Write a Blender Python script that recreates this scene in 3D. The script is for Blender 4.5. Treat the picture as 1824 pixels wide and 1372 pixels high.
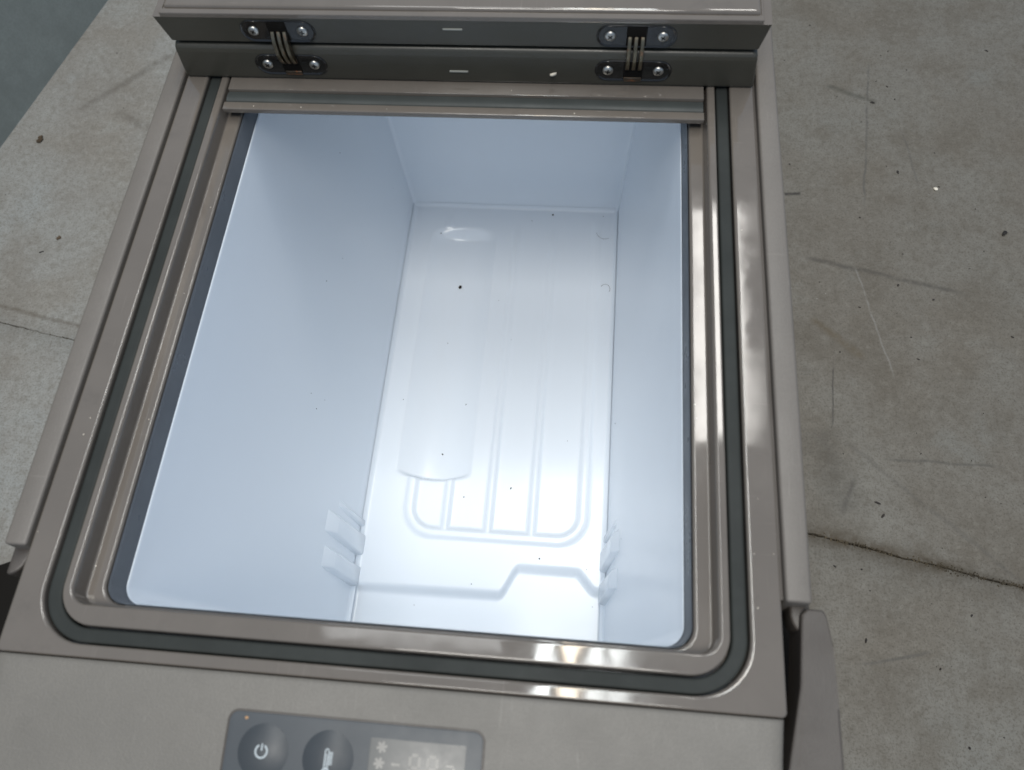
import bpy, bmesh, math, random
import numpy as np
from mathutils import Vector, Matrix, noise as mnoise
random.seed(7)
rng = np.random.default_rng(5)
scene = bpy.context.scene
for o in list(bpy.data.objects): bpy.data.objects.remove(o)
COL = scene.collection
H = 420.0            # rim plane of the cooler, mm above the concrete

# ------------------------------------------------------------------ camera
CAM = dict(loc=(0.081557, -0.022421, 0.359404 + H/1000), pitch=1.140424, roll=0.134632, yaw=-0.205849, fpx=1403.3)
def make_camera():
    p, r, y = CAM['pitch'], CAM['roll'], CAM['yaw']
    fw = Vector((math.sin(y)*math.cos(p), math.cos(y)*math.cos(p), -math.sin(p)))
    rt = fw.cross(Vector((0, 0, 1))).normalized(); dn = fw.cross(rt)
    r2 = math.cos(r)*rt + math.sin(r)*dn; d2 = -math.sin(r)*rt + math.cos(r)*dn
    cd = bpy.data.cameras.new('camera'); co = bpy.data.objects.new('camera', cd); COL.objects.link(co)
    m = Matrix((r2, -d2, -fw)).transposed().to_4x4(); m.translation = Vector(CAM['loc']); co.matrix_world = m
    cd.sensor_width = 36.0; cd.lens = CAM['fpx']/1824*36.0
    cd.clip_start = 0.01; cd.clip_end = 100
    cd.dof.use_dof = True; cd.dof.focus_distance = 0.62; cd.dof.aperture_fstop = 11.0
    scene.camera = co
make_camera()

# ------------------------------------------------------------------ world and lamps (indoor: ceiling tubes + soft ceiling light)
w = bpy.data.worlds.new('World'); scene.world = w; w.use_nodes = True
bg = w.node_tree.nodes['Background']; bg.inputs[0].default_value = (0.66, 0.88, 1.20, 1); bg.inputs[1].default_value = 0.405
def area(name, loc, sx, sy, power, col, target=None):
    l = bpy.data.lights.new(name, 'AREA'); l.shape = 'RECTANGLE'; l.size = sx; l.size_y = sy; l.energy = power; l.color = col
    o = bpy.data.objects.new(name, l); COL.objects.link(o); o.location = loc
    if target is not None:
        o.rotation_euler = (Vector(target) - Vector(loc)).to_track_quat('-Z', 'Y').to_euler()
    return o
ZL = H/1000 + 2.2
for x, c, e in ((0.020, (0.95, 1.0, 0.99), 6.2), (0.092, (1.0, 0.86, 0.68), 6.2), (0.172, (0.95, 1.0, 0.99), 5.2), (0.245, (0.96, 1.0, 0.99), 4.9)):
    area('ceiling_tube', (x, 0.72, ZL), 0.042, 1.5, e, c)
area('ceiling_lamp', (0.57, 1.45, ZL), 0.20, 0.95, 9.5, (1.0, 0.97, 0.92))
area('ceiling_panel', (-0.02, -0.66, ZL - 0.05), 0.9, 0.7, 35, (1.0, 0.965, 0.90), (0, 0.25, 0.4))
area('ceiling_panel', (-0.40, 0.72, ZL), 0.55, 1.0, 7.5, (0.98, 1.0, 1.0))

vs = scene.view_settings; vs.view_transform = 'Standard'; vs.look = 'None'; vs.gamma = 1; vs.exposure = 0.0
scene.render.engine = 'CYCLES'
cy = scene.cycles; cy.sample_clamp_indirect = 3.0; cy.caustics_reflective = False; cy.caustics_refractive = False; cy.blur_glossy = 1.0; cy.max_bounces = 7; cy.diffuse_bounces = 5; cy.glossy_bounces = 3; cy.transmission_bounces = 0; cy.use_denoising = True

# ------------------------------------------------------------------ materials
class NT:
    def __init__(self, name):
        self.m = bpy.data.materials.new(name); self.m.use_nodes = True; self.t = self.m.node_tree
        self.n = self.t.nodes; self.b = self.n['Principled BSDF']; self._pos = None
    def link(self, a, b): self.t.links.new(a, b)
    def pos(self):
        if self._pos is None: self._pos = self.n.new('ShaderNodeNewGeometry').outputs['Position']
        return self._pos
    def put(self, sock, v):
        if isinstance(v, (int, float)): sock.default_value = v
        elif isinstance(v, (tuple, list)): sock.default_value = v
        else: self.link(v, sock)
    def math(self, op, a, b=None, c=None, clamp=False):
        n = self.n.new('ShaderNodeMath'); n.operation = op; n.use_clamp = clamp
        self.put(n.inputs[0], a)
        if b is not None: self.put(n.inputs[1], b)
        if c is not None: self.put(n.inputs[2], c)
        return n.outputs[0]
    def noise(self, scale, detail=4, rough=0.55, vec=None, dist=0.0):
        n = self.n.new('ShaderNodeTexNoise'); n.inputs['Scale'].default_value = scale; n.inputs['Detail'].default_value = detail
        n.inputs['Roughness'].default_value = rough; n.inputs['Distortion'].default_value = dist
        self.link(vec if vec is not None else self.pos(), n.inputs['Vector']); return n.outputs['Fac']
    def voro(self, scale, vec=None, feat='F1', rand=1.0):
        n = self.n.new('ShaderNodeTexVoronoi'); n.feature = feat; n.inputs['Scale'].default_value = scale; n.inputs['Randomness'].default_value = rand
        self.link(vec if vec is not None else self.pos(), n.inputs['Vector']); return n.outputs['Distance']
    def scaled(self, s, off=(0, 0, 0), rot=(0, 0, 0)):
        n = self.n.new('ShaderNodeMapping'); n.inputs['Scale'].default_value = s; n.inputs['Location'].default_value = off; n.inputs['Rotation'].default_value = rot
        self.link(self.pos(), n.inputs['Vector']); return n.outputs[0]
    def ramp(self, f, a, b, lo=0.0, hi=1.0):
        n = self.n.new('ShaderNodeMapRange'); n.interpolation_type = 'SMOOTHSTEP'
        self.put(n.inputs[0], f); n.inputs[1].default_value = a; n.inputs[2].default_value = b; n.inputs[3].default_value = lo; n.inputs[4].default_value = hi
        return n.outputs[0]
    def mix(self, f, a, b):
        n = self.n.new('ShaderNodeMix'); n.data_type = 'RGBA'
        self.put(n.inputs[0], f)
        for s, v in ((n.inputs[6], a), (n.inputs[7], b)):
            if isinstance(v, tuple) and len(v) == 3: v = v + (1,)
            self.put(s, v)
        return n.outputs[2]
    def bump(self, h, strength, dist=0.001, prev=None):
        n = self.n.new('ShaderNodeBump'); n.inputs['Strength'].default_value = strength; n.inputs['Distance'].default_value = dist
        self.link(h, n.inputs['Height'])
        if prev is not None: self.link(prev, n.inputs['Normal'])
        return n.outputs[0]
    def set(self, **k):
        names = dict(col='Base Color', rough='Roughness', metal='Metallic', spec='Specular IOR Level', coat='Coat Weight', coat_r='Coat Roughness', normal='Normal')
        for a, v in k.items():
            if isinstance(v, tuple) and len(v) == 3: v = v + (1,)
            self.put(self.b.inputs[names[a]], v)
        return self.m

def plastic(name, col, rough, grain=0.0, grain_scale=1800, var=0.10, smudge=0.12, spec=0.5, wave=0.0, dust=0.0, scratch=0.0):
    t = NT(name)
    n1 = t.noise(35, 5, 0.6); n2 = t.noise(9, 3)
    dark = tuple(c*(1-var) for c in col); light = tuple(min(1, c*(1+var)) for c in col)
    c = t.mix(t.ramp(t.math('MULTIPLY_ADD', n1, 0.6, t.math('MULTIPLY', n2, 0.4)), 0.35, 0.65), dark, light)
    if grain: c = t.mix(t.ramp(t.noise(grain_scale, 2, 0.7), 0.42, 0.60, 0, 0.35), c, tuple(x*0.80 for x in col))
    if dust:
        sp = t.ramp(t.voro(420), 0.0, 0.085, 1, 0); sel = t.ramp(t.noise(60, 3), 0.62, 0.70)
        c = t.mix(t.math('MULTIPLY', t.math('MULTIPLY', sp, sel), dust), c, (0.62, 0.58, 0.52))
    scr = t.ramp(t.noise(1.0, 2, 0.5, t.scaled((900, 26, 300), (1.3, 0.4, 0), (0, 0, 0.35)), 0.8), 0.66, 0.74)
    scr2 = t.ramp(t.noise(1.0, 2, 0.5, t.scaled((30, 800, 300), (5.3, 2.4, 0), (0, 0, -0.25)), 0.8), 0.68, 0.76)
    sc = t.math('MULTIPLY', t.math('MAXIMUM', scr, scr2), t.ramp(t.noise(14, 3), 0.42, 0.62))
    if scratch: c = t.mix(t.math('MULTIPLY', sc, scratch), c, tuple(min(1, x*1.5+0.02) for x in col))
    grime = t.ramp(t.noise(48, 6, 0.7), 0.54, 0.74, 0, scratch)
    if scratch: c = t.mix(grime, c, tuple(x*0.72 for x in col))
    r = t.math('ADD', t.ramp(t.noise(22, 6, 0.65), 0.3, 0.72, -smudge, smudge), rough, clamp=True)
    nrm = None
    if wave: nrm = t.bump(t.noise(28, 2), wave, 0.004)
    if grain: nrm = t.bump(t.noise(grain_scale, 2, 0.6), grain, 0.0004, nrm)
    k = dict(col=c, rough=r, spec=spec)
    if nrm is not None: k['normal'] = nrm
    return t.set(**k)

RIMC = (0.124, 0.108, 0.093)
M = {}
M['rim'] = plastic('rim_plastic', RIMC, 0.085, var=0.05, smudge=0.045, spec=0.62, wave=0.04, dust=0.5, scratch=0.35)
M['shell'] = plastic('shell_textured_plastic', (0.132, 0.118, 0.104), 0.52, grain=0.35, grain_scale=1500, var=0.05, smudge=0.06, scratch=0.3)
M['panel'] = plastic('panel_textured_plastic', (0.136, 0.126, 0.111), 0.55, grain=0.45, grain_scale=1100, var=0.06, smudge=0.05, scratch=0.3)
M['handle'] = plastic('handle_plastic', (0.058, 0.049, 0.042), 0.48, grain=0.25, var=0.05, scratch=0.3)
M['lidface'] = plastic('lid_edge_plastic', (0.047, 0.044, 0.034), 0.36, grain=0.12, grain_scale=1500, var=0.10, smudge=0.08)
M['gasket'] = plastic('gasket_rubber', (0.026, 0.029, 0.0275), 0.6, var=0.15, smudge=0.08, spec=0.15, wave=0.05)
M['bar_gasket'] = plastic('bar_gasket_rubber', (0.046, 0.051, 0.049), 0.5, var=0.12, smudge=0.08, spec=0.25)
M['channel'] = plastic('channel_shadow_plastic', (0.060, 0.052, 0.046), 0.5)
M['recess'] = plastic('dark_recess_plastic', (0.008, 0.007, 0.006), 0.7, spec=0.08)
M['collar'] = plastic('collar_plastic', (0.092, 0.102, 0.116), 0.34, var=0.08, smudge=0.1)
M['black'] = plastic('black_steel', (0.009, 0.008, 0.007), 0.22, var=0.2, smudge=0.12, spec=0.7)
M['crumb'] = plastic('brown_crumb', (0.062, 0.042, 0.024), 0.9, var=0.5)
M['darkcrumb'] = plastic('dark_crumb', (0.018, 0.014, 0.011), 0.85, var=0.5)
M['palecrumb'] = plastic('pale_crumb', (0.66, 0.60, 0.50), 0.8, var=0.2)
M['hair'] = plastic('hair_strand', (0.05, 0.05, 0.055), 0.6)
M['mark'] = plastic('scuffed_pale_plastic', (0.26, 0.26, 0.23), 0.6)

def mat_liner():
    t = NT('white_liner_plastic')
    return t.set(col=(0.797, 0.843, 0.895), rough=0.22, spec=0.5)
M['liner'] = mat_liner()

def mat_metal(name, col, rough, rust=0.0):
    t = NT(name)
    c = t.mix(t.ramp(t.noise(260, 4), 0.35, 0.7), tuple(x*0.75 for x in col), col)
    met = 1.0
    if rust:
        k = t.ramp(t.noise(330, 5, 0.7), 0.60 - rust*0.2, 0.72 - rust*0.2); c = t.mix(k, c, (0.17, 0.062, 0.020)); met = t.math('SUBTRACT', 1.0, k)
    return t.set(col=c, rough=rough, metal=met)
M['screw'] = mat_metal('zinc_screw', (0.62, 0.60, 0.55), 0.34)
M['link'] = mat_metal('greasy_steel_link', (0.24, 0.205, 0.145), 0.34, 0.25)
M['rusty'] = mat_metal('rusty_tab', (0.16, 0.13, 0.10), 0.45, 0.6)

M['display'] = plastic('display_foil', (0.054, 0.061, 0.068), 0.42, var=0.06, smudge=0.06, spec=0.3)
M['button'] = plastic('button_foil', (0.044, 0.050, 0.056), 0.45, var=0.05, spec=0.35)
M['lcd'] = plastic('lcd_glass', (0.098, 0.098, 0.094), 0.42, var=0.04)
M['segment'] = plastic('lcd_segment', (0.205, 0.196, 0.180), 0.45, var=0.03)
M['icon'] = plastic('printed_icon', (0.36, 0.40, 0.42), 0.5, var=0.03)
M['rustspot'] = plastic('orange_spot', (0.33, 0.19, 0.09), 0.7)
M['wall'] = plastic('painted_wall', (0.205, 0.232, 0.226), 0.55, grain=0.2, grain_scale=300, var=0.10)
M['dirt'] = plastic('crack_dirt', (0.050, 0.038, 0.022), 0.95, var=0.5)

def mat_concrete():
    t = NT('worn_concrete')
    big = t.noise(3.2, 4, 0.55); mid = t.noise(14, 6, 0.62); fine = t.noise(120, 6, 0.75); micro = t.noise(420, 4, 0.75)
    big2 = t.noise(7.5, 5, 0.6, t.scaled((1, 1, 1), (4.2, 2.2, 0)))
    c = t.mix(t.ramp(big, 0.36, 0.64), (0.182, 0.167, 0.145), (0.205, 0.197, 0.178))
    c = t.mix(t.ramp(big2, 0.48, 0.66, 0, 0.5), c, (0.168, 0.146, 0.118))
    c = t.mix(t.ramp(big2, 0.30, 0.44, 0.7, 0), c, (0.208, 0.208, 0.194))
    c = t.mix(t.ramp(mid, 0.46, 0.66, 0, 0.55), c, (0.142, 0.126, 0.105))
    c = t.mix(t.ramp(mid, 0.32, 0.45, 0.42, 0), c, (0.232, 0.226, 0.204))
    c = t.mix(t.ramp(fine, 0.47, 0.64, 0, 0.46), c, (0.118, 0.104, 0.083))
    c = t.mix(t.ramp(fine, 0.36, 0.46, 0.30, 0), c, (0.268, 0.256, 0.226))
    c = t.mix(t.ramp(micro, 0.50, 0.62, 0, 0.58), c, (0.098, 0.086, 0.069))
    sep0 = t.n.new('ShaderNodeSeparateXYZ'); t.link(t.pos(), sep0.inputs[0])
    # uneven light painted into the colour: paler towards the wall, darker and browner opposite
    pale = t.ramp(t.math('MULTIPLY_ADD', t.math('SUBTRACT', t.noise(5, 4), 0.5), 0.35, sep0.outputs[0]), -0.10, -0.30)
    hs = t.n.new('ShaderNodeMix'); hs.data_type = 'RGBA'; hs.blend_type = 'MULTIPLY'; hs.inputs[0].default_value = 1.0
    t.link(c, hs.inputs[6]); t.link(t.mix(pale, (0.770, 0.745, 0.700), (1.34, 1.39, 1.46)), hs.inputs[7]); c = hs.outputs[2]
    # dark pits and pale flecks
    pit = t.math('MULTIPLY', t.ramp(t.voro(150), 0.05, 0.13, 1, 0), t.ramp(t.noise(34, 3), 0.55, 0.66))
    c = t.mix(pit, c, (0.060, 0.052, 0.043))
    fleck = t.math('MULTIPLY', t.ramp(t.voro(95, t.scaled((1, 1, 1), (3.1, 1.7, 0))), 0.02, 0.07, 1, 0), t.ramp(t.noise(21, 3), 0.60, 0.68))
    c = t.mix(t.math('MULTIPLY', fleck, 0.6), c, (0.42, 0.40, 0.36))
    # short fibre-like scratches in two directions
    for rot, s in ((0.5, 1.0), (-0.9, 1.0), (1.9, 1.0)):
        f = t.ramp(t.noise(1.0, 3, 0.6, t.scaled((700, 75, 1), (rot*9, 0, 0), (0, 0, rot)), 1.5), 0.63, 0.74, 0, 0.38)
        c = t.mix(f, c, (0.105, 0.094, 0.078))
    # long marks: (x0,y0,x1,y1 mm, half-width mm, colour, strength)
    sep = t.n.new('ShaderNodeSeparateXYZ'); t.link(t.pos(), sep.inputs[0]); X, Y = sep.outputs[0], sep.outputs[1]
    wob = t.math('MULTIPLY', t.math('SUBTRACT', t.noise(22, 5), 0.5), 0.009)
    brk = t.noise(75, 4, 0.7)
    marks = [((296, 190, 470, 155), 9.0, (0.085, 0.060, 0.030), 0.55), ((400, 170, 620, 124), 4.0, (0.075, 0.058, 0.034), 0.5), ((-640, 402, -470, 368), 3.0, (0.12, 0.09, 0.06), 0.4), ((330, 300, 352, 200), 22.0, (0.100, 0.088, 0.070), 0.35),
             ((322, 510, 512, 465), 3.2, (0.105, 0.092, 0.075), 0.62), ((384, 506, 415, 352), 1.0, (0.31, 0.30, 0.28), 0.26),
             ((330, 430, 388, 378), 5.0, (0.150, 0.115, 0.070), 0.55), ((352, 378, 345, 292), 0.9, (0.075, 0.066, 0.055), 0.7),
             ((433, 820, 402, 566), 1.5, (0.125, 0.115, 0.100), 0.6), ((392, 268, 515, 266), 1.6, (0.105, 0.095, 0.080), 0.5),
             ((350, 290, 520, 140), 2.6, (0.130, 0.118, 0.100), 0.35), ((372, 770, 440, 742), 4.0, (0.085, 0.080, 0.060), 0.5),
             ((312, 596, 334, 598), 2.2, (0.055, 0.047, 0.038), 0.8), ((365, 250, 345, 205), 2.4, (0.110, 0.098, 0.082), 0.5),
             ((345, 64, 420, 84), 1.5, (0.120, 0.110, 0.095), 0.5), ((460, 700, 470, 600), 1.2, (0.12, 0.11, 0.10), 0.35),
             ((-620, 690, -430, 880), 6.0, (0.135, 0.115, 0.095), 0.35), ((-560, 700, -480, 660), 7.0, (0.140, 0.120, 0.098), 0.30)]
    for (x0, y0, x1, y1), hw, col, st in marks:
        x0, y0, x1, y1, hw = [v/1000 for v in (x0, y0, x1, y1, hw)]
        dx, dy = x1-x0, y1-y0; L2 = dx*dx + dy*dy; L = math.sqrt(L2)
        ax = t.math('SUBTRACT', X, x0); ay = t.math('SUBTRACT', Y, y0)
        u = t.math('MULTIPLY_ADD', ax, dx/L2, t.math('MULTIPLY', ay, dy/L2))
        d = t.math('ABSOLUTE', t.math('ADD', t.math('MULTIPLY_ADD', ax, -dy/L, t.math('MULTIPLY', ay, dx/L)), wob))
        k = t.math('MULTIPLY', t.ramp(d, 0.0, hw*1.6, 1, 0), t.math('MULTIPLY', t.ramp(u, 0.0, 0.12), t.ramp(u, 0.82, 1.0, 1, 0)))
        k = t.math('MULTIPLY', k, t.ramp(brk, 0.32, 0.56, 0.30*st, min(1.0, 1.25*st)))
        c = t.mix(k, c, col if col[0] > 0.3 else tuple(0.62*q for q in col))
    r = t.ramp(mid, 0.3, 0.7, 0.50, 0.72)
    nb = t.bump(fine, 0.25, 0.0015); nb = t.bump(micro, 0.35, 0.0007, nb)
    return t.set(col=c, rough=r, spec=0.35, normal=nb)
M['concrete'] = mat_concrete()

# ------------------------------------------------------------------ mesh helpers (all in mm, fridge frame: z = 0 at the rim plane)
class MB:
    def __init__(self): self.v = []; self.f = []
    def add(self, vs, fs):
        o = len(self.v); self.v += [tuple(map(float, p)) for p in vs]; self.f += [tuple(i+o for i in f) for f in fs]; return self
    def loops(self, loops, cap0=False, cap1=False, close=True):
        n = len(loops[0]); vs = [p for l in loops for p in l]; fs = []
        for a in range(len(loops)-1):
            for i in range(n if close else n-1):
                j = (i+1) % n; fs.append((a*n+i, a*n+j, (a+1)*n+j, (a+1)*n+i))
        if cap0: fs.append(tuple(reversed(range(n))))
        if cap1: fs.append(tuple((len(loops)-1)*n + i for i in range(n)))
        return self.add(vs, fs)
    def sloops(self, loops, **k):
        out = [loops[0]]
        for a, b in zip(loops[:-1], loops[1:]):
            d = max(math.dist(p, q) for p, q in zip(a, b)); dmin = min(math.dist(p, q) for p, q in zip(a, b))
            if dmin > 1.8:
                for t in (0.06, 0.94): out.append([tuple(p[i]+(q[i]-p[i])*t for i in range(3)) for p, q in zip(a, b)])
            out.append(b)
        return self.loops(out, **k)
    def box(self, x0, x1, y0, y1, z0, z1, bev=0.0, seg=2, rot=None):
        bm = bmesh.new(); bmesh.ops.create_cube(bm, size=1)
        for v in bm.verts: v.co = Vector((x0+(v.co.x+.5)*(x1-x0), y0+(v.co.y+.5)*(y1-y0), z0+(v.co.z+.5)*(z1-z0)))
        return self.bm(bm, bev, seg, rot)
    def prism(self, top, bot, bev=0.0, seg=2):
        n = len(top); bm = bmesh.new(); a = [bm.verts.new(p) for p in top]; b = [bm.verts.new(p) for p in bot]
        bm.faces.new(a); bm.faces.new(list(reversed(b)))
        for i in range(n): bm.faces.new((a[(i+1) % n], a[i], b[i], b[(i+1) % n]))
        bmesh.ops.recalc_face_normals(bm, faces=bm.faces[:])
        return self.bm(bm, bev, seg)
    def bm(self, bm, bev=0.0, seg=2, rot=None):
        if bev: bmesh.ops.bevel(bm, geom=bm.edges[:], offset=bev, segments=seg, profile=0.5, affect='EDGES', clamp_overlap=True)
        if rot is not None: bmesh.ops.transform(bm, matrix=rot, verts=bm.verts[:])
        bm.verts.index_update()
        self.add([v.co[:] for v in bm.verts], [[v.index for v in f.verts] for f in bm.faces]); bm.free(); return self
    def lathe(self, prof, axis_o, axis_dir, n=24):
        d = Vector(axis_dir).normalized(); u = d.orthogonal().normalized(); w_ = d.cross(u); o = Vector(axis_o); ls = []
        for r, h in prof: ls.append([(o + d*h + (u*math.cos(2*math.pi*i/n) + w_*math.sin(2*math.pi*i/n))*r)[:] for i in range(n)])
        return self.loops(ls, cap0=prof[0][0] > 0, cap1=True)
    def build(self, name, mat, parent=None, ang=35, recalc=True, abs_z=False):
        dz = 0 if abs_z else H
        me = bpy.data.meshes.new(name); me.from_pydata([(x/1000, y/1000, (z+dz)/1000) for x, y, z in self.v], [], self.f)
        if recalc:
            bm = bmesh.new(); bm.from_mesh(me); bmesh.ops.recalc_face_normals(bm, faces=bm.faces[:]); bm.to_mesh(me); bm.free()
        me.materials.append(M[mat] if isinstance(mat, str) else mat)
        me.shade_smooth(); me.set_sharp_from_angle(angle=math.radians(ang))
        o = bpy.data.objects.new(name, me); COL.objects.link(o)
        if parent is not None: o.parent = parent
        return o

def rr(xh, yf, yb, r, z, n=10, rb=3.0):
    """rounded rectangle loop, front corners radius r, back corners rb"""
    pts = []
    for cx, cy, a0, rad in ((xh-r, yf+r, -90, r), (xh-rb, yb-rb, 0, rb), (-xh+rb, yb-rb, 90, rb), (-xh+r, yf+r, 180, r)):
        for i in range(n+1):
            a = math.radians(a0 + 90*i/n); pts.append((cx + rad*math.cos(a), cy + rad*math.sin(a), z))
    return pts
def tag(o, label, cat=None, group=None, kind=None):
    if label: o['label'] = label
    if cat: o['category'] = cat
    if group: o['group'] = group
    if kind: o['kind'] = kind
    return o
def smooth01(t): t = np.clip(t, 0, 1); return t*t*(3-2*t)

# ------------------------------------------------------------------ setting: concrete floor in two slabs with a crack, wall
fl = MB().add([(-2500, -2500, -7), (2500, -2500, -7), (2500, 3500, -7), (-2500, 3500, -7)], [(0, 1, 2, 3)]).build('floor', 'dirt', abs_z=True)
tag(fl, 'worn grey concrete floor', kind='structure')
def crack_y(x): return 185.5 - 0.2*(x-312.6) + (6 if x < 0 else 0)*min(1, -x/300 if x < 0 else 0)
xs = np.concatenate([np.arange(-2500, -720, 120.), np.arange(-720, -380, 1.6), np.arange(-380, 290, 40.), np.arange(290, 660, 1.3), np.arange(660, 2501, 120.)])
def jit(x, s, seed): return s*(1.3*mnoise.noise((x/9.0, seed, 0)) + 0.8*mnoise.noise((x/3.1, seed+5, 0)) + 1.2*mnoise.noise((x/38.0, seed+9, 0)))
def wid(x): return (1.15 if x > 0 else 0.55)*(1 + 1.2*mnoise.noise((x/26.0, 3.3, 0)))
for s, yfar, nm in ((1, 3500, 'back'), (-1, -2500, 'front')):
    e = [(x, crack_y(x) + jit(x, 0.7, 1.0) + 0.8*jit(x, 0.5, 20.+s) + s*max(0.15, wid(x)/2)) for x in xs]
    far = [(x, yfar) for x in xs]
    low = [(x, y, -12) for x, y in e]; chamf = [(x, y, -1.0) for x, y in e]; lip = [(x, y + s*0.7, 0) for x, y in e]
    m = MB().loops([low, chamf, lip, [(x, crack_y(x)+s*40, 0) for x in xs], [(x, y, 0) for x, y in far]], close=False)
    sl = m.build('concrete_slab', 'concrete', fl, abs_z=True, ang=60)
    sl['label'] = 'concrete slab behind the crack' if s > 0 else 'concrete slab in front of the crack'
# wall at the far left: a plane running along the floor edge seen top left
def at_wall(t, off, z): # t along wall in mm
    d = Vector((64.2, 272.6, 0)).normalized(); n = Vector((-d.y, d.x, 0)); p = Vector((-696.8, 634.4, 0)) + d*t + n*off; return (p.x, p.y, z)
wl = MB().loops([[at_wall(-1500, o, z), at_wall(2500, o, z)] for o, z in ((0, -5), (0, 900), (120, 900), (120, -5))], close=False).build('wall', 'wall', abs_z=True)
tag(wl, 'blue grey painted wall meeting the concrete floor', kind='structure')

# crumbly dirt lying along the crack
m = MB()
def crumb(m, x, y, z, r, sq=0.6, seed=0, el=1.0, rot=0.0):
    bm = bmesh.new(); bmesh.ops.create_icosphere(bm, subdivisions=1, radius=1)
    c, s = math.cos(rot), math.sin(rot)
    for v in bm.verts:
        k = r*(1 + 0.45*mnoise.noise(v.co*1.7 + Vector((seed*3.1, seed, seed*0.7)))); px, py = v.co.x*k*el, v.co.y*k
        v.co = Vector((x + px*c - py*s, y + px*s + py*c, z + v.co.z*k*sq))
    m.bm(bm)
for i in range(900):
    x = rng.uniform(300, 560) if i < 800 else rng.uniform(-700, -480)
    dens = 0.5 + mnoise.noise((x/30.0, 7.7, 0))
    if rng.random() > dens + 0.15: continue
    y = crack_y(x) + jit(x, 0.7, 1.0) + rng.normal(0, 1.7 if x > 0 else 0.5)
    crumb(m, x, y, -0.2, rng.uniform(0.3, 1.0 if x > 0 else 0.55), 0.5, i, rng.uniform(1, 1.8), rng.uniform(0, 3))
tag(m.build('crack_grit', 'dirt', abs_z=True), 'dark crumbly grit lying along the crack in the concrete', 'grit', kind='stuff')

# ------------------------------------------------------------------ the cooler
F = bpy.data.objects.new('portable_cooler', None); COL.objects.link(F)
tag(F, 'grey brown portable cooler standing open on concrete, white liner inside', 'cooler')
YB = 640.0

# outer shell below the rim
m = MB()
m.loops([rr(171.9, -6.5, YB, 8, -9), rr(171.9, -40, YB, 14, -60), rr(171.9, -55, YB, 14, -83), rr(194, -64, YB, 18, -84.5), rr(196.8, -66, YB, 20, -88), rr(196.8, -70, YB, 24, -150), rr(190, -66, YB-2, 22, -395), rr(186, -60, YB-6, 18, -402)], cap1=True)
m.build('body_shell', 'shell', F)
for x in (-150, 150):
    for y in (0, 580):
        MB().lathe([(16, -420), (18, -418), (18, -400)], (x, y, 0), (0, 0, 1)).build('foot', 'recess', F)

# rim frame with its gasket channel, ridge and lip
ls = [rr(174.6, -5.4, YB-4, 2.5, -9), rr(174.6, -5.4, YB-4, 2.5, -1.2), rr(174.3, -5.1, YB-4, 2.5, -0.35), rr(173.6, -4.5, YB-5, 2.5, 0.0),
      rr(161.9, -0.7, YB-10, 25.5, 0.0), rr(161.1, 0.1, YB-10, 25, -0.35), rr(160.8, 0.4, YB-10, 25, -1.2), rr(160.7, 0.5, YB-10, 25, -9.0),
      rr(152.6, 8.2, YB-20, 18, -9.0), rr(152.3, 8.4, YB-20, 18, -1.0), rr(152.0, 8.7, YB-20, 17.6, -0.3), rr(151.4, 9.2, YB-20, 17, 0.0),
      rr(148.9, 16.6, YB-24, 9.5, 0.0), rr(148.1, 17.3, YB-24, 9, -0.3), rr(147.6, 17.7, YB-24, 8.5, -1.0), rr(146.4, 18.2, YB-25, 7, -9.4), rr(145.8, 18.5, YB-25, 6.5, -10.0),
      rr(139.4, 18.9, YB-32, 10, -10.0), rr(138.6, 19.4, YB-32, 10, -10.3), rr(138.2, 19.8, YB-32, 10, -11.0), rr(138.0, 20.0, YB-32, 10, -13.0)]
m = MB().sloops(ls); m.build('rim_frame', 'rim', F, ang=50)
# rubber gasket in the channel
g = []
for t in np.linspace(0, 1, 13):
    xh = 153.3 + 6.7*t; yf = 7.5 - 6.4*t; z = -2.3 - 0.55*(abs(2*t-1)**8) + 0.35*t
    g.append(rr(xh, yf, YB-18+7*t, 18.0+6.5*t, z, n=16))
g = [rr(153.3, 7.5, YB-18, 18.0, -8.8, n=16)] + g + [rr(160.0, 1.1, YB-11, 24.5, -8.8, n=16)]
MB().loops(g).build('gasket', 'gasket', F, ang=60)

# collar below the lip
MB().loops([rr(137.6, 20.2, YB-34, 10, -11.5), rr(136.9, 20.8, YB-34, 10, -13.0), rr(136.4, 21.2, YB-34, 10, -22.6), rr(135.7, 21.9, YB-34, 10, -24.3)]).build('collar', 'collar', F, ang=60)

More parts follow.
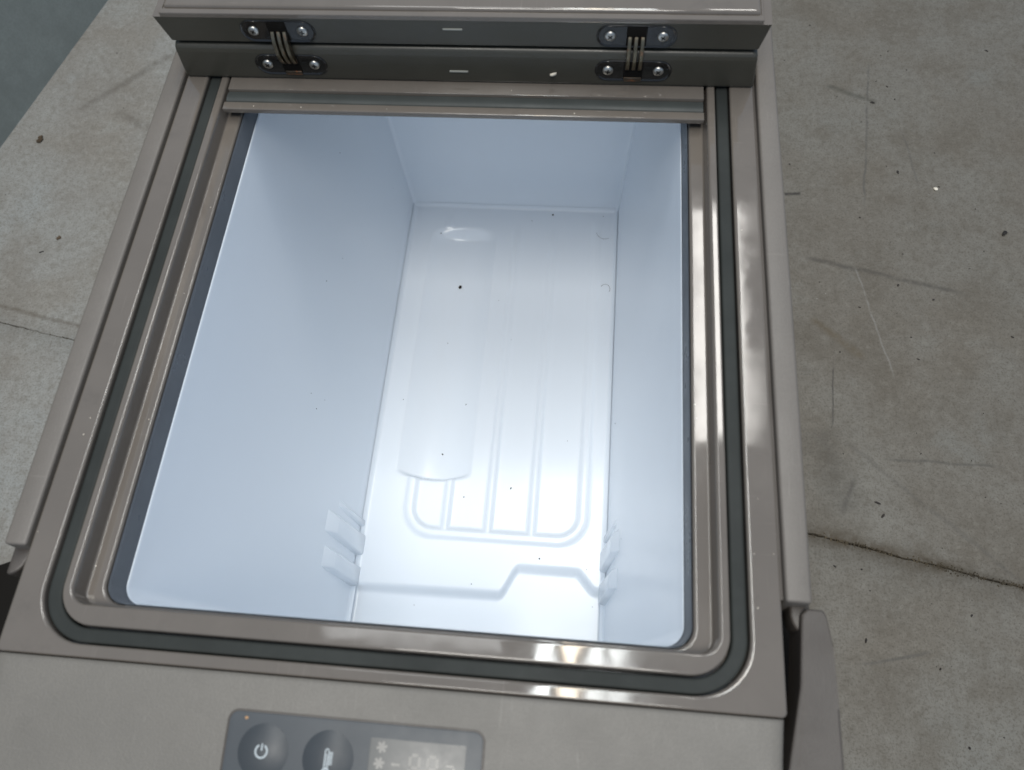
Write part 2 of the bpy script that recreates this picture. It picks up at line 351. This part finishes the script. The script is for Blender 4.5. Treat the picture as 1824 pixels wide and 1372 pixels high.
# side rails and the steps beside the rim
for s in (-1, 1):
    prof = [(176.4, 0.9), (187.6, 0.9), (190.2, -30), (176.4, -30)]
    bm = bmesh.new(); Ys = [42.0, 120.0, 200.0, 320.0, 460.0, YB]
    rows = [[bm.verts.new((s*(x + (0.7*math.sin(math.pi*min(1, (y-42)/330)) if x > 180 else 0)), y, z)) for x, z in prof] for y in Ys]
    for a_, b_ in zip(rows[:-1], rows[1:]):
        for i in range(4): bm.faces.new((a_[i], a_[(i+1) % 4], b_[(i+1) % 4], b_[i]))
    bm.faces.new(rows[0]); bm.faces.new(list(reversed(rows[-1])))
    bmesh.ops.recalc_face_normals(bm, faces=bm.faces[:])
    sharp = [e for e in bm.edges if not (abs(e.verts[0].co.y-e.verts[1].co.y) < 1e-4 and 43 < e.verts[0].co.y < YB-1)]
    bmesh.ops.bevel(bm, geom=sharp, offset=1.5, segments=3, profile=0.5, affect='EDGES', clamp_overlap=True)
    MB().bm(bm).build('side_rail', 'shell', F, ang=50)
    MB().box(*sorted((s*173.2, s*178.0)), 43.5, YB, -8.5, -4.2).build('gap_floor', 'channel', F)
    # thin lower flange of the body outside the rail
    MB().loops([[(s*x, y, z) for x, z in ((188.5, -40), (196.0, -41), (197.5, -44), (197.5, -120), (181, -130))] for y in (70, YB)], close=False, cap0=True, cap1=True).build('side_flange', 'handle', F)
    # small hinge lug below the rail's end
    lug = [(180.6, 46), (189.5, 46), (189.5, 29.5), (186.6, 29.8), (183.6, 31.6), (181.6, 34.4), (180.6, 38.0)]
    MB().prism([(s*x, y, -10) for x, y in lug], [(s*x, y, -24) for x, y in lug], 1.6, 3).build('handle_lug', 'handle', F, ang=50)
    # dark recess for the handle
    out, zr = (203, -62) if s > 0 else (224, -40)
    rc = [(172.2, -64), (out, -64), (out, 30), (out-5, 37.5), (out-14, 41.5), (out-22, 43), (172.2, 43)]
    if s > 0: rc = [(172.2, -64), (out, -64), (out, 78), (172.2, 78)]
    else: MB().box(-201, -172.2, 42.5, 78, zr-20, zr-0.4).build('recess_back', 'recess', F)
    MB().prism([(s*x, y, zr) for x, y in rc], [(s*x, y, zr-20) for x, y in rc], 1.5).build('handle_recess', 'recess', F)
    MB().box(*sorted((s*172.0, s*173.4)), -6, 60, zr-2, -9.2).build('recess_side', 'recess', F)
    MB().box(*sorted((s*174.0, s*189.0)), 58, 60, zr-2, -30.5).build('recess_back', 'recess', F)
# carrying handles: right one raised beside the panel, left one swung out and down
hp_top = [(184.6, 38.5), (187.0, 41.0), (194.2, 41.0), (195.6, 38.5), (196.8, 26.0), (197.2, 0), (197.0, -95), (168.6, -95), (174.6, -26), (181.6, 8)]
def handle(s, xf):
    top = []; bot = []
    for x, y in hp_top:
        z = -4.0 - (2.6 if y > 36 else 0.0)
        top.append(xf(s*x, y, z)); bot.append(xf(s*(x + 0.6*(1 if x > 190 else -1)), y, -24))
    return MB().prism(top, bot, 1.0, 2).build('handle', 'handle', F, ang=14)
handle(1, lambda x, y, z: (x, y, z))
handle(-1, lambda x, y, z: (x - 34, y - 4, z - 52 + 0.25*(x+190)))

# white liner: walls, then the moulded base
D = -355.0
yw = lambda z: (22.5 + (45-22.5)*(-24-z)/331.0, 544.0 - 29.0*(-24-z)/331.0)
xw = lambda z: 135.2 - 21.6*(-24-z)/331.0
ls = [rr(138.5, 19, YB-33, 12, -24.4), rr(136.4, 21.2, 546, 9, -24.2), rr(135.7, 21.8, 545, 9, -24.4), rr(135.4, 22.2, 544.5, 9, -24.9), rr(135.3, 22.5, 544, 9, -27)]
for z in np.linspace(-40, D+6, 22):
    a, b = yw(z); ls.append(rr(xw(z), a, b, 9.0 - 4*(-24-z)/331, float(z), rb=4.0))
for k in range(1, 5):
    a = math.radians(90*k/4); z = D + 6 - 6*math.sin(a); i = 6*(1-math.cos(a)); f_, b_ = yw(z)
    ls.append(rr(xw(z)-i*0.6, f_+i, b_-i*0.5, 5.5, z, rb=3.5))
liner = MB().loops(ls).build('liner', 'liner', F, ang=70)
# base as a height field
gx = np.linspace(-113.0, 113.0, 170); gy = np.linspace(45, 514.8, 330)
XX, YY = np.meshgrid(gx, gy); Z = np.zeros_like(XX)
def ridge(d, hw, h): return h*smooth01(1 - np.clip((np.abs(d) - hw*0.35)/(hw*0.75), 0, 1))
# rounded frame of the moulded ladder
cx, hx, y0, y1, rad = 10.0, 81.0, 145.0, 520.0, 24.0
qx = np.abs(XX-cx) - hx + rad; qy = np.abs(YY-(y0+y1)/2) - (y1-y0)/2 + rad
sd = np.minimum(np.maximum(qx, qy), 0) + np.hypot(np.maximum(qx, 0), np.maximum(qy, 0)) - rad
lad = ridge(sd, 6.0, 3.6)
lad = np.where(YY > 492, lad*smooth01((505-YY)/13), lad)
inside = smooth01(-sd/2.0)
for bx, slope in ((-35.7, 0.0), (4.3, 0.0), (44.6, 0.0)):
    lad = np.maximum(lad, ridge(XX - bx, 4.4, 3.3)*inside*smooth01((492-YY)/20))
Z += lad*(0.3 + 0.7*smooth01((330-YY)/110.0))
# bottle trough
u = np.clip((XX + 53.0)/36.0, -1.2, 1.2); cap = np.maximum(0, 1-u*u)
tf = 201 - 6.5*cap; tb = 483 + 4.5*cap
tr = cap*smooth01((YY - tf)/4.5)*smooth01((tb - YY)/15.0)
inn = (np.abs(u) < 1)*smooth01((YY-tf)/2)*smooth01((tb-YY)/2)
Z = Z*(1-inn) - 10.5*tr
# step down at the front with its raised notch
px = [-130, 21.6, 33.7, 89.3, 103, 130]; py = [91.5, 93.2, 118.5, 118.5, 102.5, 101.5]
ker = np.interp(gx, px, py); ker = np.convolve(np.pad(ker, 5, 'edge'), np.ones(5)/5, 'same')[5:-5]
Z -= 7.0*smooth01((ker[None, :] + 4.5 - YY)/9.0)
Z += 0.35*np.array([[mnoise.noise((x/60.0, y/60.0, 0)) for x in gx] for y in gy])
# fillet to the walls
ed = np.minimum(113.0 - np.abs(XX), np.minimum(514.8 - YY, YY - 45)); Z += 4.0*np.clip(1 - ed/4.0, 0, 1)**2
vs_ = np.stack([XX, YY, Z + D], -1).reshape(-1, 3).tolist(); nx = len(gx)
fs_ = [(j*nx+i, j*nx+i+1, (j+1)*nx+i+1, (j+1)*nx+i) for j in range(len(gy)-1) for i in range(nx-1)]
MB().add(vs_, fs_).build('liner_base', 'liner', liner, ang=80)
# moulded basket clips low on both side walls
for s in (-1, 1):
    for ya, yb, zt in ((119, 139, -262), (91, 110, -268), (145, 153, -280)):
        xo = lambda z: xw(z) + 1.5
        p = 4.6 if yb < 145 else 2.0
        top = [(s*(xw(zt)+1), ya, zt), (s*(xw(zt)+1), yb, zt), (s*(xw(zt-22)-p), yb-3.5, zt-22), (s*(xw(zt-22)-p), ya+3.5, zt-22)]
        bot = [(s*(xw(D)+1), ya-1, D-1), (s*(xw(D)+1), yb+1, D-1), (s*(xw(D)-p-1), yb-1.5, D-1), (s*(xw(D)-p-1), ya+1.5, D-1)]
        MB().prism(top, bot, 1.1, 2).build('basket_clip', 'liner', liner, ang=50)

# cross bar behind the opening
m = MB(); m.box(-145.8, 145.8, 330.4, 352, -8.5, 0.1, 0.5); m.box(-145.8, 145.8, 314.6, 320.4, -3.7, 0.0, 0.55, 3); m.box(-145.6, 145.6, 319.5, 331, -8.5, -5.2, 0.4)
cb = m.build('cross_bar', 'rim', F)
g = [[(x, y, z) for y, z in [(321.9, -5.4), (321.9, -2.2), (322.8, -1.3), (325, -0.9), (328, -1.2), (330.0, -1.8), (330.0, -5.4)]] for x in np.linspace(-145.5, 145.5, 24)]
MB().loops([[(a, b, c + 0.15*math.sin(a*0.03)) for a, b, c in l] for l in g], close=True, cap0=True, cap1=True).build('bar_gasket', 'bar_gasket', cb, ang=50)

# rear lid (closed) and front lid (folded back on top of it)
YF = 339.4
def lid_loops(spec, y_extra=0):
    return [rr(xh, yf, YB+12, r, z, n=6) for xh, yf, r, z in spec]
rl = MB().sloops(lid_loops([(173.6, YF+0.6, 1.5, 0.6), (174.4, YF, 1.5, 1.4), (172.5, YF-0.2, 1.8, 21.0), (172.2, YF+0.1, 2.0, 23.2), (171.6, YF+1.0, 2.4, 24.8), (170.4, YF+2.4, 2.5, 25.6), (168, YF+5, 3, 25.9)]), cap0=True, cap1=True).build('rear_lid', 'lidface', F, ang=40)
spec = [(168, YF+4, 3, 27.9), (170.8, YF+0.8, 2.0, 28.1), (171.7, YF, 1.6, 28.9), (174.7, YF-0.4, 1.0, 45.2), (174.9, YF-0.4, 0.8, 46.0)]
fl_ = MB().sloops(lid_loops(spec), cap0=True).build('front_lid', 'lidface', F, ang=30)
# its underside, now facing up: border strip, moulded edge, glossy panel
sp2 = [(174.9, YF-0.4, 0.8, 46.01), (170.2, YF-0.35, 0.8, 46.05), (170.1, YF-0.3, 0.8, 48.2), (169.8, YF, 0.8, 48.6), (168.9, YF+3.0, 1.0, 48.6), (168.7, YF+3.3, 1.0, 47.9), (168.3, YF+4.2, 1.2, 47.9), (168.0, YF+4.5, 1.2, 49.4), (167.4, YF+5.2, 1.5, 50.0), (166.5, YF+6.4, 1.8, 50.1)]
lp = MB().sloops(lid_loops(sp2), cap1=True).build('lid_underside', 'rim', fl_, ang=45)
MB().loops(lid_loops([(150, YF+26, 10, 50.1), (149.6, YF+26.4, 10, 51.4), (148.6, YF+27.4, 9, 51.8)]), cap1=True).build('inner_panel', 'rim', fl_, ang=45)
for par, z in ((fl_, 40.0), (rl, 9.3)):
    MB().box(-6.0, 5.2, YF-0.75, YF+1, z-0.55, z+0.55, 0.2).build('moulding_mark', 'mark', par)

# concealed hinges: two leaves, four screws and three links each
def stadium(hw, hh, cx, cz, y, n=12, skew=0):
    pts = []
    r = hh
    for c, a0 in ((cx+hw-r, -90), (cx-hw+r, 90)):
        for i in range(n+1):
            a = math.radians(a0 + 180*i/n); pts.append((c + r*math.cos(a) + skew*(r*math.sin(a)), y, cz + r*math.sin(a)))
    return pts
def hinge(cx):
    e = MB()
    h = bpy.data.objects.new('hinge', None); COL.objects.link(h); h.parent = F; h.location = (0, 0, 0)
    for cz, fy in ((37.2, YF-0.25), (12.4, YF-0.1)):
        # pressed rim and dished leaf
        m = MB().loops([stadium(22.4, 7.5, cx, cz, fy+0.6), stadium(22.4, 7.5, cx, cz, fy-0.45), stadium(22.0, 7.2, cx, cz, fy-0.75), stadium(21.5, 6.8, cx, cz, fy-0.6), stadium(21.0, 6.3, cx, cz, fy-0.25)], cap1=True)
        m.build('leaf', 'black', h, ang=35)
        # central slot, walls standing proud of the leaf
        m = MB(); m.box(cx-5.6, cx+5.6, fy-0.55, fy+0.2, cz-6.6, cz+6.6, 0.1); m.build('slot', 'recess', h)
        for sx in (-14.6, 14.6):
            o = (cx+sx, fy-0.3, cz); d = (0, -1, 0)
            sc = MB().lathe([(3.2, -0.1), (3.2, 0.35), (2.9, 0.85), (2.2, 1.2), (1.2, 1.35), (0.01, 1.38)], o, d, 20)
            so = sc.build('screw', 'screw', h, ang=50)
            a = random.uniform(0, 1.5)
            for q in (0, math.pi/2):
                R = Matrix.Translation(Vector((o[0], fy-1.72, o[2]))) @ Matrix.Rotation(a+q, 4, 'Y')
                MB().box(-1.35, 1.35, -0.06, 0.12, -0.32, 0.32, rot=R).build('cross_recess', 'recess', so) if False else None
            mm = MB()
            for q in (0, math.pi/2):
                R = Matrix.Translation(Vector((o[0], fy-1.70, o[2]))) @ Matrix.Rotation(a+q, 4, 'Y')
                mm.box(-1.5, 1.5, -0.05+0.01*(q > 0), 0.2, -0.36, 0.36, rot=R)
            # (sub-part level is used up by the screw, so the cross joins the screw mesh as a second material)
            me = so.data; n0 = len(me.polygons)
            bm = bmesh.new(); bm.from_mesh(me); me.materials.append(M['recess'])
            vv = [bm.verts.new((x/1000, y/1000, (z+H)/1000)) for x, y, z in mm.v]
            for f in mm.f:
                nf = bm.faces.new([vv[i] for i in f]); nf.material_index = 1
            bm.to_mesh(me); bm.free()
    # links: thin curved plates bridging the gap
    for k, dx in enumerate((-3.6, 0.0, 3.6)):
        x0, x1 = cx+dx-1.05, cx+dx+1.05
        outer = []; inner = []
        for i in range(15):
            t = i/14; a = math.radians(-62 + 124*t); zc = 25.2
            outer.append((YF + 2.6 - 7.6*math.cos(a), zc + 12.6*math.sin(a)*1.08)); inner.append((YF + 4.6 - 5.6*math.cos(a), zc + 9.0*math.sin(a)))
        loop = outer + inner[::-1]
        MB().prism([(x0, y, z) for y, z in loop], [(x1, y, z) for y, z in loop], 0.25, 1).build('link', 'link', h, ang=40)
    MB().box(cx-5.2, cx+5.2, YF-1.1, YF+0.2, 4.6, 7.6, 0.4).build('stop_tab', 'rusty', h)
    return h
hinge(-103.0); hinge(103.0)

# control panel along the front, gently sloping
PY0, TILT = -6.6, math.tan(math.radians(8.0))
pz = lambda y: 1.0 + (y - PY0)*TILT
ls = []
for y, z, xh in [(PY0+0.9, -12, 173.6), (PY0+0.9, -2.0, 173.6), (PY0+0.6, 0.0, 173.4), (PY0-0.3, 0.75, 173.0), (PY0-1.6, pz(PY0-1.6), 172.9)] + [(y, pz(y), 172.9 + 0.025*y) for y in (-20, -40, -60, -76)] + [(-82, pz(-82)-1.5, 170.6), (-86, pz(-86)-5, 170), (-87.5, -24, 170), (-88, -70, 169)]:
    e = 1.8; row = [(-xh, y, z-14 if z > -11 else z), (-xh, y, z-e), (-xh+0.5*e, y, z-0.35*e), (-xh+1.3*e, y, z)] ; row += [(x, y, z) for x in np.linspace(-xh+6, xh-6, 9)]
    row += [(xh-1.3*e, y, z), (xh-0.5*e, y, z-0.35*e), (xh, y, z-e), (xh, y, z-14 if z > -11 else z)]; ls.append(row)
cp = MB().loops(ls, close=False).build('control_panel', 'panel', F, ang=40)
# display foil lies in the panel plane: local (a along x, b along slope) -> world
def pp(x, y, h): return (x, y - h*TILT, pz(y) + h)
def rrect2(x0, x1, y0, y1, r, n=6):
    pts = []
    for cx, cy, a0 in ((x1-r, y0+r, -90), (x1-r, y1-r, 0), (x0+r, y1-r, 90), (x0+r, y0+r, 180)):
        for i in range(n+1):
            a = math.radians(a0+90*i/n); pts.append((cx+r*math.cos(a), cy+r*math.sin(a)))
    return pts
DX0, DX1, DY0, DY1 = -60.6, 49.4, -64.0, -21.0
def inset(d): return rrect2(DX0+d, DX1-d, DY0+d, DY1-d, 4.0-d)
dp = MB().loops([[pp(x, y, 0.05) for x, y in inset(-0.6)], [pp(x, y, 0.06) for x, y in inset(0.0)], [pp(x, y, 0.35) for x, y in inset(0.25)], [pp(x, y, 0.38) for x, y in inset(0.6)]], cap1=True).build('display_panel', 'display', cp, ang=30)
MB().loops([[pp(x, y, 0.03) for x, y in inset(-0.9)], [pp(x, y, 0.12) for x, y in inset(-0.7)], [pp(x, y, 0.12) for x, y in inset(0.1)]]).build('display_edge', 'handle', cp)
# domed push buttons, symbols printed on them
def dome(x, y, cx, cy): 
    d2 = ((x-cx)**2 + (y-cy)**2)/11.0**2; return 0.42 - 1.5*max(0.0, 1-d2)**0.8
def button(cx, cy):
    ls = []
    for r in np.linspace(11.0, 0.4, 12):
        ls.append([pp(cx+r*math.cos(a), cy+r*math.sin(a), 0.43 + 2.0*max(0, 1-(r/11.0)**2)) for a in np.linspace(0, 2*math.pi, 37)[:-1]])
    return MB().loops(ls, cap1=True).build('button', 'button', cp, ang=60)
def hb(x, y, cx, cy): return 0.68 + 2.0*max(0, 1-((x-cx)**2+(y-cy)**2)/121.0)
def stroke(m, pts, w, cx, cy, dz=0.0, hfun=None):
    hf = hfun or (lambda x, y: hb(x, y, cx, cy)+dz); L = []; R = []
    for i, (x, y) in enumerate(pts):
        a = pts[max(0, i-1)]; b = pts[min(len(pts)-1, i+1)]; dx, dy = b[0]-a[0], b[1]-a[1]; l = math.hypot(dx, dy) or 1; nx_, ny_ = -dy/l*w/2, dx/l*w/2
        L.append(pp(x+nx_, y+ny_, hf(x, y))); R.append(pp(x-nx_, y-ny_, hf(x, y)))
    m.loops([L, R], close=False)
b1 = (-43.9, -36.0); b2 = (-15.6, -36.3)
button(*b1); button(*b2)
m = MB(); a0 = math.radians(118)
stroke(m, [(b1[0]+2.5*math.cos(a0+t), b1[1]+0.4+2.5*math.sin(a0+t)) for t in np.linspace(0, math.radians(304), 30)], 0.75, *b1)
stroke(m, [(b1[0]+0.1, b1[1]+0.7), (b1[0]+0.1, b1[1]+3.4)], 0.6, *b1, dz=0.03)
m.build('power_symbol', 'icon', cp, recalc=False)
m = MB(); x, y = b2
stroke(m, [(x-0.75, y-3.6), (x-0.75, y+3.2), (x-0.4, y+3.9), (x+0.4, y+3.9), (x+0.75, y+3.2), (x+0.75, y-3.6)], 0.5, x, y)
stroke(m, [(x, y-3.8), (x, y+2.2)], 0.35, x, y, dz=0.02)
stroke(m, [(x+1.45*math.cos(t), y-5.0+1.45*math.sin(t)) for t in np.linspace(0, 2*math.pi, 24)], 0.75, x, y)
for i in range(6): stroke(m, [(x+1.15, y+2.6-i*0.85), (x+2.5, y+2.6-i*0.85)], 0.55, x, y, dz=0.02)
m.build('thermometer_symbol', 'icon', cp, recalc=False)
# display window with its unlit symbols
m = MB().loops([[pp(x, y, 0.40) for x, y in rrect2(1.6, 42.6, -60, -26.6, 0.8)], [pp(x, y, 0.46) for x, y in rrect2(1.8, 42.4, -59.8, -26.8, 0.8)]], cap1=True); m.build('display_window', 'lcd', cp)
flat = lambda x, y: 0.52
m = MB()
for sx, sy in ((6.9, -30.0), (6.3, -36.2)):
    for k in range(3):
        a = math.pi*k/3 + 0.2; stroke(m, [(sx-2.3*math.cos(a), sy-2.3*math.sin(a)), (sx+2.3*math.cos(a), sy+2.3*math.sin(a))], 1.15, 0, 0, hfun=lambda x, y, k=k: 0.52+0.01*k)
m.build('snowflake_symbol', 'segment', cp, recalc=False)
m = MB(); stroke(m, [(11.6, -36.2), (15.2, -36.2)], 1.1, 0, 0, hfun=flat)
def digit(m, cx, top, w_, h_):
    x0, x1 = cx-w_/2, cx+w_/2; ym = top-h_/2; yb = top-h_
    for a, b in (((x0+.7, top), (x1-.7, top)), ((x0+.7, ym), (x1-.7, ym)), ((x0+.7, yb), (x1-.7, yb)), ((x0, top-.6), (x0, ym+.6)), ((x1, top-.6), (x1, ym+.6)), ((x0, ym-.6), (x0, yb+.6)), ((x1, ym-.6), (x1, yb+.6))):
        stroke(m, [a, b], 1.25, 0, 0, hfun=flat)
digit(m, 21.3, -32.0, 3.9, 9.6); digit(m, 28.8, -32.0, 3.9, 9.6)
stroke(m, [(34.5, -35.0), (37.8, -35.0)], 0.8, 0, 0, hfun=flat); stroke(m, [(34.5, -38.2), (37.8, -38.2)], 0.8, 0, 0, hfun=flat); stroke(m, [(37.8, -35.2), (37.8, -38)], 0.7, 0, 0, hfun=flat)
m.build('digit_segments', 'segment', cp, recalc=False)
m = MB(); crumb(m, *pp(-53.2, -23.4, 0.4), 0.75, 0.15, 3, 1.3); m.build('orange_stain', 'rustspot', cp)

# ------------------------------------------------------------------ loose bits
def bit(name, mat, label, cat, x, y, z, r, sq=0.6, el=1.0, rot=0.0, seed=1, group=None, n=1, abs_z=False):
    m = MB()
    for i in range(n): crumb(m, x + (rng.normal(0, r*0.7) if i else 0), y + (rng.normal(0, r*0.7) if i else 0), z, r*(1 if i == 0 else rng.uniform(0.4, 0.8)), sq, seed+i, el, rot+i)
    return tag(m.build(name, mat, abs_z=abs_z, ang=20), label, cat, group)
bit('dirt_clump', 'crumb', 'brown clod of dirt on the concrete by the blue grey wall', 'dirt', -646, 645, 1.5, 3.6, 0.5, 1.5, 0.7, 3, n=4, abs_z=True)
bit('dirt_clump', 'crumb', 'small reddish brown scrap on the concrete beside the left rail', 'dirt', -569, 494, 1.0, 2.2, 0.5, 1.6, 0.3, 11, n=3, abs_z=True)
bit('seed', 'darkcrumb', 'dark oval seed on the concrete near the right edge', 'seed', 556, 550, 1.6, 2.4, 0.7, 2.0, 0.9, 4, abs_z=True)
bit('paint_chip', 'palecrumb', 'tiny white chip on the concrete at the upper right', 'chip', 488.6, 610, 1.0, 2.2, 0.5, 1.1, 0.2, 6, n=2, abs_z=True)
bit('seed_husk', 'palecrumb', 'pale husk stuck to the dark lid edge near the right hinge', 'husk', 56.3, YF-1.0, 9.0, 1.2, 1.0, 1.9, 0.5, 8)
bit('dirt_speck', 'darkcrumb', 'black speck lying in the bottle trough of the white liner', 'dirt', -51.7, 415, D-9.2, 2.0, 0.6, 1.3, 1.3, 9)
bit('dirt_speck', 'crumb', 'brown speck by the back edge of the white liner base', 'dirt', 42.5, 506, D+1, 1.1, 0.7, 1.0, 0.3, 10)
# fine grit: liner, rim and concrete
def base_z(x, y):
    i = int(np.clip(np.searchsorted(gx, x), 0, len(gx)-1)); j = int(np.clip(np.searchsorted(gy, y), 0, len(gy)-1)); return float(Z[j, i]) + D
m = MB()
for i in range(18):
    x = rng.uniform(-106, 106); y = rng.uniform(70, 508); crumb(m, x, y, base_z(x, y)+0.15, rng.choice([0.28, 0.35, 0.45, 0.7]), 0.7, i, rng.uniform(1, 2), rng.uniform(0, 3))
for i in range(9):
    z = rng.uniform(-330, -60); s = rng.choice([-1, 1]); crumb(m, s*(xw(z)-0.1), rng.uniform(90, 480), z, rng.uniform(0.25, 0.5), 1, i)
tag(m.build('liner_grit', 'darkcrumb'), 'scattered dark grit inside the white liner', 'grit', kind='stuff')
m = MB()
for i in range(16):
    s = rng.choice([-1, 1]); x = s*rng.uniform(162, 173) if i % 2 else s*rng.uniform(139, 145.5); crumb(m, x, rng.uniform(30, 325), 0.1 if i % 2 else -9.9, rng.uniform(0.15, 0.42), 0.6, i)
for i in range(5): crumb(m, rng.uniform(-140, 140), rng.choice([317, 334]), 0.2, rng.uniform(0.2, 0.4), 0.6, i)
tag(m.build('rim_grit', 'palecrumb'), 'pale dust grains scattered on the rim', 'grit', kind='stuff')
m = MB()
for i in range(130):
    if i % 4: x = rng.uniform(200, 640); y = rng.uniform(-60, 920)
    else: x = rng.uniform(-700, -230); y = rng.uniform(60, 900)
    crumb(m, x, y, 0.2, abs(rng.normal(0, 0.55))+0.3, 0.5, i, rng.uniform(1, 2.6), rng.uniform(0, 3))
tag(m.build('floor_grit', 'darkcrumb', abs_z=True), 'scattered dark grit on the concrete floor', 'grit', kind='stuff')
# two curled hairs on the liner base
def hair(pts, r, label):
    cu = bpy.data.curves.new('hair', 'CURVE'); cu.dimensions = '3D'; cu.bevel_depth = r/1000; cu.bevel_resolution = 1
    sp = cu.splines.new('POLY'); sp.points.add(len(pts)-1)
    for p, q in zip(sp.points, pts): p.co = (q[0]/1000, q[1]/1000, (q[2]+H)/1000, 1)
    tmp = bpy.data.objects.new('tmp', cu); COL.objects.link(tmp)
    me = bpy.data.meshes.new_from_object(tmp.evaluated_get(bpy.context.evaluated_depsgraph_get())); bpy.data.objects.remove(tmp)
    me.materials.clear(); me.materials.append(M['hair']); o = bpy.data.objects.new('hair', me); COL.objects.link(o)
    return tag(o, label, 'hair')
def arc(cx, cy, r, a0, a1, el=1.0): return [(cx+r*math.cos(a), cy+el*r*math.sin(a), base_z(cx+r*math.cos(a), cy+el*r*math.sin(a))+0.4) for a in np.linspace(math.radians(a0), math.radians(a1), 14)]
hair(arc(103, 414, 5.0, -30, 150, 1.2), 0.15, 'curled hair on the right side of the liner base, nearer one')
hair(arc(100, 486, 9.0, 190, 300), 0.14, 'curled hair on the right side of the liner base, farther one')
